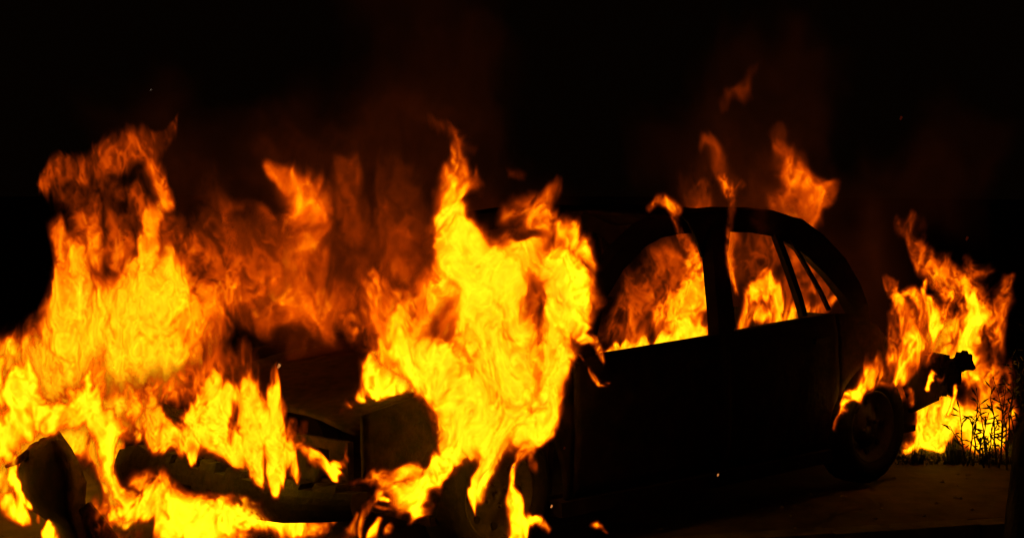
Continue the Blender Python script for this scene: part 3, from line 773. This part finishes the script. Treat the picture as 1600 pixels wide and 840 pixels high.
# 8 over the roof
f = Fire('flame', 'small orange tongues wrapping the front of the roof and the centre pillar top', (1.3, -.73, 0), math.radians(-6), .05, 14.9, cell=.006, warp=.45, fine=1.0, edge=.05)
f.add((1014, 318, 12, .48), (1030, 306, 14, .58), (1046, 320, 15, .66), (1058, 328, 12, .6)).add((1046, 330, 11, .45), (1060, 360, 11, .42), (1070, 395, 12, .45))
f.add((1082, 312, 20, .42), (1100, 302, 22, .45), (1104, 320, 17, .42))
f.add((1130, 286, 11, .5), (1142, 306, 18, .62), (1150, 322, 13, .62), (1148, 342, 10, .54), (1144, 365, 10, .48), (1140, 395, 10, .48), (1142, 430, 10, .5)).add((1162, 294, 12, .46), (1150, 312, 13, .54))
FIRES.append(f)
f = Fire('flame', 'thin dim wisps of flame curling highest above the car roof', (1.45, -.30, 0), FACE, .13, 15.2, cell=.0085, warp=.9, edge=.02, gain=1.25, fine=.7, strands=.4, cool=True)
f.add((1102, 232, 10, .3), (1120, 218, 16, .38), (1132, 238, 16, .4), (1142, 262, 12, .37), (1140, 280, 8, .35))
f.add((1140, 168, 10, .26), (1150, 150, 13, .28), (1172, 130, 14, .3), (1180, 115, 10, .2))
f.add((1120, 270, 60, .16), (1190, 270, 60, .18), (1170, 320, 60, .2)).add((1085, 290, 26, .3), (1110, 300, 26, .34)).add((1125, 225, 26, .28), (1150, 250, 24, .28))
FIRES.append(f)
f = Fire('flame', 'broad orange flame rising behind the rear of the roof', (1.9, .35, 0), FACE, .14, 16.8, cell=.0095, warp=.9, edge=.02, gain=1.25, fine=.7, strands=.4, cool=True)
f.add((1222, 205, 10, .26), (1228, 240, 20, .34), (1240, 275, 30, .44), (1262, 300, 28, .54), (1262, 330, 26, .54), (1240, 350, 30, .48))
f.add((1215, 210, 18, .26), (1235, 260, 34, .36), (1255, 310, 36, .42), (1225, 330, 34, .36)).add((1275, 290, 14, .42), (1280, 315, 12, .45)).add((1240, 220, 40, .15), (1200, 300, 60, .17)).add((1270, 230, 25, .12))
FIRES.append(f)

# 9 the fire behind the tail
f = Fire('flame', 'right-hand fire climbing behind the torn rear bumper', (3.45, -.35, 0), FACE, .20, 18.1, cell=.0075, warp=1.0)
f.add((1418, 335, 14, .32), (1440, 350, 20, .46), (1448, 390, 26, .52), (1480, 420, 32, .66), (1510, 455, 38, .74), (1530, 500, 40, .8), (1520, 545, 40, .82))
f.add((1505, 430, 30, .5), (1530, 425, 20, .45), (1520, 400, 12, .35)).add((1568, 440, 14, .5), (1570, 480, 24, .58), (1560, 520, 26, .6))
f.add((1470, 650, 50, .95), (1420, 690, 18, .9)).add((1400, 600, 30, .5), (1460, 580, 45, .62), (1500, 560, 40, .7)).add((1400, 470, 24, .5), (1420, 520, 30, .56))
f.add((1540, 560, 40, .68), (1555, 610, 38, .84), (1540, 650, 44, .96), (1530, 680, 30, .9)).add((1570, 600, 24, .7), (1572, 650, 24, .8), (1580, 570, 14, .55))
f.add((1450, 500, 40, .55), (1460, 530, 34, .75), (1490, 500, 26, .6))
f.add((1440, 680, 40, 1), (1490, 670, 36, .97), (1440, 640, 30, .8), (1500, 640, 30, .85)).add((1428, 705, 16, 1), (1470, 700, 20, .95))
f.add((1545, 520, 12, .45), (1548, 545, 12, .5), k=1).add((1500, 465, 7, .4), (1512, 490, 6, .4), k=1)
FIRES.append(f)
f = Fire('flame', 'orange flame curling over the rear wheel and quarter panel', (2.6, -.87, 0), math.radians(-4), .09, 19.3, cell=.007, warp=.9, fine=1.1)
f.add((1310, 672, 5, .66), (1315, 640, 11, .8), (1330, 608, 17, .76), (1355, 588, 20, .72), (1390, 575, 26, .68), (1420, 560, 34, .68), (1445, 545, 28, .72))
f.add((1390, 520, 18, .55), (1400, 560, 30, .55), (1450, 560, 26, .6), (1480, 520, 24, .66))
f.add((1382, 452, 12, .55), (1392, 462, 16, .62), (1398, 490, 15, .75), (1410, 520, 20, .72), (1420, 550, 26, .62))
f.add((1448, 455, 12, .6), (1440, 480, 14, .66), (1452, 500, 24, .82), (1462, 530, 16, .9), (1468, 548, 8, .85)).add((1420, 490, 24, .6), (1440, 520, 26, .68)).add((1478, 475, 16, .6), (1485, 495, 16, .7))
f.add((1402, 598, 7, .5), (1415, 625, 7, .5), (1422, 645, 6, .6)).add((1462, 585, 5, .75), (1455, 605, 6, .9), (1447, 622, 4, .85)).add((1470, 580, 5, .5), (1464, 600, 4, .5))
f.add((1497, 590, 8, .75), (1500, 605, 9, .8), (1492, 625, 7, .75), (1480, 634, 6, .7)).add((1455, 445, 12, .5), (1470, 460, 12, .55))
FIRES.append(f)
# 11 smoke behind and above the car, its firelight put in as own emission
f = Fire('smoke', 'dull smoke with a painted-in red-brown glow, hanging behind and above the burning car', ground_under(800, 400, 9.6), FACE, .40, 23.9, cell=.028, warp=2.2, edge=0, halo=0, strands=0, fine=.45)
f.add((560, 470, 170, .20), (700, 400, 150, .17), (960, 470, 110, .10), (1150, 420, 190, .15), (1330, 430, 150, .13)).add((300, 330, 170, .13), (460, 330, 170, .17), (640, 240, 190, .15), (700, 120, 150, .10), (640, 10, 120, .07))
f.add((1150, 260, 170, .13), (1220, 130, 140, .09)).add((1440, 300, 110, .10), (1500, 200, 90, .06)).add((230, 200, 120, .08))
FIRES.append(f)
# 10 small licks at the foot of the windscreen pillar
f = Fire('flame', 'little flame licks at the foot of the windscreen pillar', (.5, -.84, 0), 0, .03, 21.7, cell=.005, warp=.5, fine=1.2)
f.add((938, 515, 5, .6), (942, 530, 8, .72), (948, 542, 5, .7)).add((930, 562, 9, .78), (940, 574, 9, .85), (952, 580, 5, .7)).add((944, 566, 5, .6), (954, 570, 4, .6))
f.add((912, 545, 5, .75), (918, 553, 5, .8))
FIRES.append(f)
import time as _t; _t0 = _t.time()
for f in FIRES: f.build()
print('fires', _t.time()-_t0)
# ------------------------------------------------------------------ torn curved panel standing by the bumper
D0 = 6.02
rows = [((46, 694), (84, 676), (92, 672)), ((34, 712), (92, 684), (112, 700)), ((30, 735), (108, 712), (128, 730)), ((32, 762), (116, 744), (134, 752)),
        ((40, 784), (118, 772), (134, 778)), ((54, 800), (114, 798), (136, 800)), ((74, 815), (120, 822), (150, 816)), ((96, 842), (128, 846), (166, 840)), ((110, 870), (140, 872), (186, 868))]
O, I = [], []
for i, (a, b, c) in enumerate(rows):
    ro, ri = [], []
    for k in range(13):
        t = k/12
        if t < .7: q = t/.7; x, y = a[0]+(b[0]-a[0])*q, a[1]+(b[1]-a[1])*q
        else: q = (t-.7)/.3; x, y = b[0]+(c[0]-b[0])*q, b[1]+(c[1]-b[1])*q
        x += 1.6*math.sin(i*2.3+k*1.1); y += 1.2*math.cos(i*1.7+k*2.1)
        d = D0 + .20*abs(t-.62)**1.3*1.6 + (.10 if i == 0 else 0) - .03*math.sin(i/8*PI)
        p = at_depth(x, y, d); p2 = at_depth(x, y, d+.018)
        ro.append(p); ri.append(p2)
    O.append(ro); I.append(ri)
base = Vector(((O[-1][6][0]), (O[-1][6][1]), 0))
fen = tag(empty('torn_panel', base), 'dark curved torn panel standing in the flames before the far end of the bumper', 'car panel')
sh = lambda g: [[tuple(Vector(p)-base) for p in r] for r in g]
shell('curved_skin', sh(O), sh(I), M_rust, fen, None, True)
leg = [at_depth(132, 790, D0+.03), at_depth(152, 818, D0+.02), at_depth(172, 846, D0), at_depth(205, 900, D0-.03)]
v, fc = bar(leg, [.05, .06, .065, .07], .03, tuple(FW)); mesh_obj('bent_strut', [Vector(p)-base for p in v], fc, M_char, fen)
leg = [at_depth(46, 706, D0+.12), at_depth(24, 722, D0+.12), at_depth(10, 728, D0+.13)]
v, fc = bar(leg, [.03, .022, .012], .02, tuple(FW)); mesh_obj('bracket', [Vector(p)-base for p in v], fc, M_char, fen)

# ------------------------------------------------------------------ broken tree stump at the right edge, close to the camera
c0 = at_depth(1715, 1310, 3.5); c0[2] = -.13
st = tag(empty('tree_stump', tuple(c0)), 'black broken tree stump at the right edge, close in front of the leafy plants', 'stump')
hts = [0, .12, .3, .5, .7, .9, 1.05, 1.15, 1.2]; rad = [.37, .325, .275, .24, .215, .19, .17, .13, .06]
V, F = [], []
g = np.random.default_rng(5); NS = 26
for i, (h, r) in enumerate(zip(hts, rad)):
    for k in range(NS):
        a = 2*PI*k/NS; rr = r*(1+.07*math.sin(3*a+1)+.05*math.sin(7*a+h*4)+.03*g.standard_normal())
        V.append((rr*math.cos(a)+.02*math.sin(h*5), rr*math.sin(a), h+(.05*g.standard_normal() if i >= 7 else 0)))
for i in range(len(hts)-1):
    for k in range(NS):
        q = (k+1) % NS; F.append((i*NS+k, i*NS+q, (i+1)*NS+q, (i+1)*NS+k))
F.append(tuple(range((len(hts)-1)*NS, len(hts)*NS)))
mesh_obj('trunk', V, F, M_bark, st, True)
v, fc = tube([(-.1, .0, .95), (-.15, .01, 1.08), (-.16, .02, 1.16)], [.05, .035, .01], 7); mesh_obj('snag', v, fc, M_bark, st)

# ------------------------------------------------------------------ leafy plants against the rear fire
lv = [(0, 0, 0), (.010, .004, .35), (.013, .006, .6), (.006, .003, .85), (0, 0, 1), (-.006, .003, .85), (-.013, .006, .6), (-.010, .004, .35), (0, -.004, .55)]
leaf_me = bpy.data.meshes.new('leaf')
leaf_me.from_pydata([(x*6.5*.05*1.0, y*.5, z*.05) for x, y, z in lv], [], [(0, 1, 8), (1, 2, 8), (2, 3, 8), (3, 4, 8), (4, 5, 8), (5, 6, 8), (6, 7, 8), (7, 0, 8)])
leaf_me.materials.append(M_leaf)
def plant(px, py, dist, stems, label, seed):
    g = random.Random(seed); p = at_depth(px, py, dist); p[2] = -.02
    root = tag(empty('leafy_plant', tuple(p)), label, 'plant', 'leafy plants beside the rear of the car')
    for (dx, h, lean, nl) in stems:
        pts = []
        for k in range(7):
            t = k/6; pts.append(Vector((RT[0]*(dx+lean*t*t), RT[1]*(dx+lean*t*t), h*t)) + Vector((g.uniform(-.01, .01), g.uniform(-.01, .01), 0)))
        v, fc = tube(pts, [.006-.0045*k/6 for k in range(7)], 5); stem = mesh_obj('stem', v, fc, M_stem, root)
        for k in range(nl):
            t = .22+.78*(k+.5)/nl; i = min(5, int(t*6)); q = pts[i].lerp(pts[i+1], t*6-i)
            lf = bpy.data.objects.new('leaf', leaf_me); COL.objects.link(lf); lf.parent = stem
            s = g.uniform(.8, 1.4); lf.scale = (s, s, s); lf.location = q
            lf.rotation_euler = (g.uniform(-1.3, 1.3), g.uniform(-1.5, 1.5), g.uniform(-.8, .8)-YAW)
plant(1512, 725, 8.15, [(-.02, .34, -.04, 13), (.03, .42, .02, 16), (.0, .24, -.10, 10)], 'low leafy plant in front of the bright rear fire, nearest the wheel', 1)
plant(1545, 725, 8.10, [(0, .30, .02, 12), (.05, .40, .05, 14), (-.03, .20, -.04, 8)], 'middle leafy plant in front of the rear fire, shorter than its neighbour', 2)
plant(1583, 725, 8.05, [(0, .62, -.02, 22), (.03, .78, .02, 30), (-.03, .50, -.08, 18), (.06, .70, .06, 22)], 'tallest leafy plant, beside the stump at the right edge', 3)

plant(1530, 722, 8.25, [(.0, .28, .04, 14), (.04, .36, -.05, 16), (-.05, .30, .03, 12), (.02, .22, .08, 10)], 'bushy leafy plant just behind the shorter ones before the rear fire', 4)
plant(1566, 725, 8.2, [(.0, .50, .0, 22), (.03, .58, .05, 24), (-.03, .44, -.04, 18)], 'second tallest leafy plant, left of the tallest one by the stump', 5)

# ------------------------------------------------------------------ grass and rubble along the edge of the lit ground
g = random.Random(9); V, F = [], []
for k in range(2600):
    px, py = g.uniform(1400, 1640), g.uniform(700, 726)
    p = on_axis(px, py, 2, 0.006); h = g.uniform(.01, .05)*(1+.8*(px > 1480))*(.5+abs(math.sin(px*.06)+.5*math.sin(px*.17))); a = g.uniform(0, PI); w = .004
    dx, dy = w*math.cos(a), w*math.sin(a); lx, ly = g.uniform(-.03, .03), g.uniform(-.03, .03); n0 = len(V)
    V += [(p[0]-dx, p[1]-dy, 0), (p[0]+dx, p[1]+dy, 0), (p[0]+lx, p[1]+ly, h)]; F.append((n0, n0+1, n0+2))
tag(mesh_obj('grass', V, F, M_leaf), 'short dark grass along the foot of the rear fire', 'grass', kind='stuff')
V, F = [], []
def chunk(p, r):
    n0 = len(V); bm = bmesh.new(); bmesh.ops.create_icosphere(bm, subdivisions=1, radius=r)
    for v in bm.verts: V.append((p[0]+v.co.x*g.uniform(.6, 1.4), p[1]+v.co.y*g.uniform(.6, 1.4), p[2]+v.co.z*g.uniform(.4, .9)))
    for f_ in bm.faces: F.append(tuple(n0+v.index for v in f_.verts))
    bm.free()
for k in range(150):
    px, py = g.uniform(1390, 1620), g.uniform(696, 722); p = on_axis(px, py, 2, .006); chunk(p, g.uniform(.008, .03))
for k in range(130):
    px, py = g.uniform(430, 1520), g.uniform(735, 838); p = on_axis(px, py, 2, .006)
    if kerb_side(p[0], p[1]) > .15: chunk(p, g.uniform(.004, .014))
tag(mesh_obj('rubble', V, F, M_stone), 'small stones and burnt crumbs strewn over the ground', 'rubble', kind='stuff')
# a fallen twig on the dark road
q = [on_axis(x, y, 2, -.10) for x, y in ((1388, 803), (1408, 814), (1424, 828), (1446, 845))]
v, fc = tube(q, [.006, .009, .009, .006], 6)
tag(mesh_obj('twig', v, fc, M_stem), 'thin bare twig lying on the dark ground at the bottom right', 'twig')

# ------------------------------------------------------------------ embers in the air
def glow(name, c, s):
    m = bpy.data.materials.new(name); m.use_nodes = True; n, l = m.node_tree.nodes, m.node_tree.links; n.clear()
    o = n.new('ShaderNodeOutputMaterial'); e = n.new('ShaderNodeEmission'); e.inputs[0].default_value = (*c, 1); e.inputs[1].default_value = s
    l.new(e.outputs[0], o.inputs[0]); return m
E1, E2, E3 = glow('ember_bright', (1, .33, .08), .6), glow('ember_red', (1, .10, .015), .03), glow('spark_white', (1, .7, .5), .12)
for px, py, d, r, m, lab in ((1511, 372, 8.4, 3.4, E2, 'dull red ember floating above the rear fire'), (862, 790, 5.2, 2.6, E1, 'bright ember falling past the front door, near the ground'),
        (882, 699, 5.3, 2.4, E2, 'faint ember beside the front door, right of the tallest fire'), (1122, 741, 5.4, 2.2, E1, 'tiny bright ember just above the sill of the car'),
        (1408, 184, 8.6, 3.4, E2, 'dull red ember high in the dark sky over the tail'), (236, 140, 8.2, 1.3, E3, 'tiny white spark in the black sky above the left fire'),
        (436, 571, 6.0, 4.0, E1, 'round ember rising from the fire over the bumper'), (432, 790, 5.7, 2.6, E1, 'bright ember stuck low on the front bumper'),
        (802, 729, 5.2, 2.2, E1, 'small ember in the dark front wheel arch')):
    p = at_depth(px, py, d); rr = .6*r*d/FOC; bm = bmesh.new(); bmesh.ops.create_icosphere(bm, subdivisions=2, radius=rr)
    for v in bm.verts: v.co.z *= 1.5; v.co.x += v.co.z*.4; v.co *= 1+.25*math.sin(v.co.x/rr*3+v.co.z/rr*2)
    me = bpy.data.meshes.new('ember'); bm.to_mesh(me); bm.free(); me.materials.append(m)
    o = bpy.data.objects.new('ember', me); COL.objects.link(o); o.location = p; tag(o, lab, 'ember', 'embers drifting in the air')
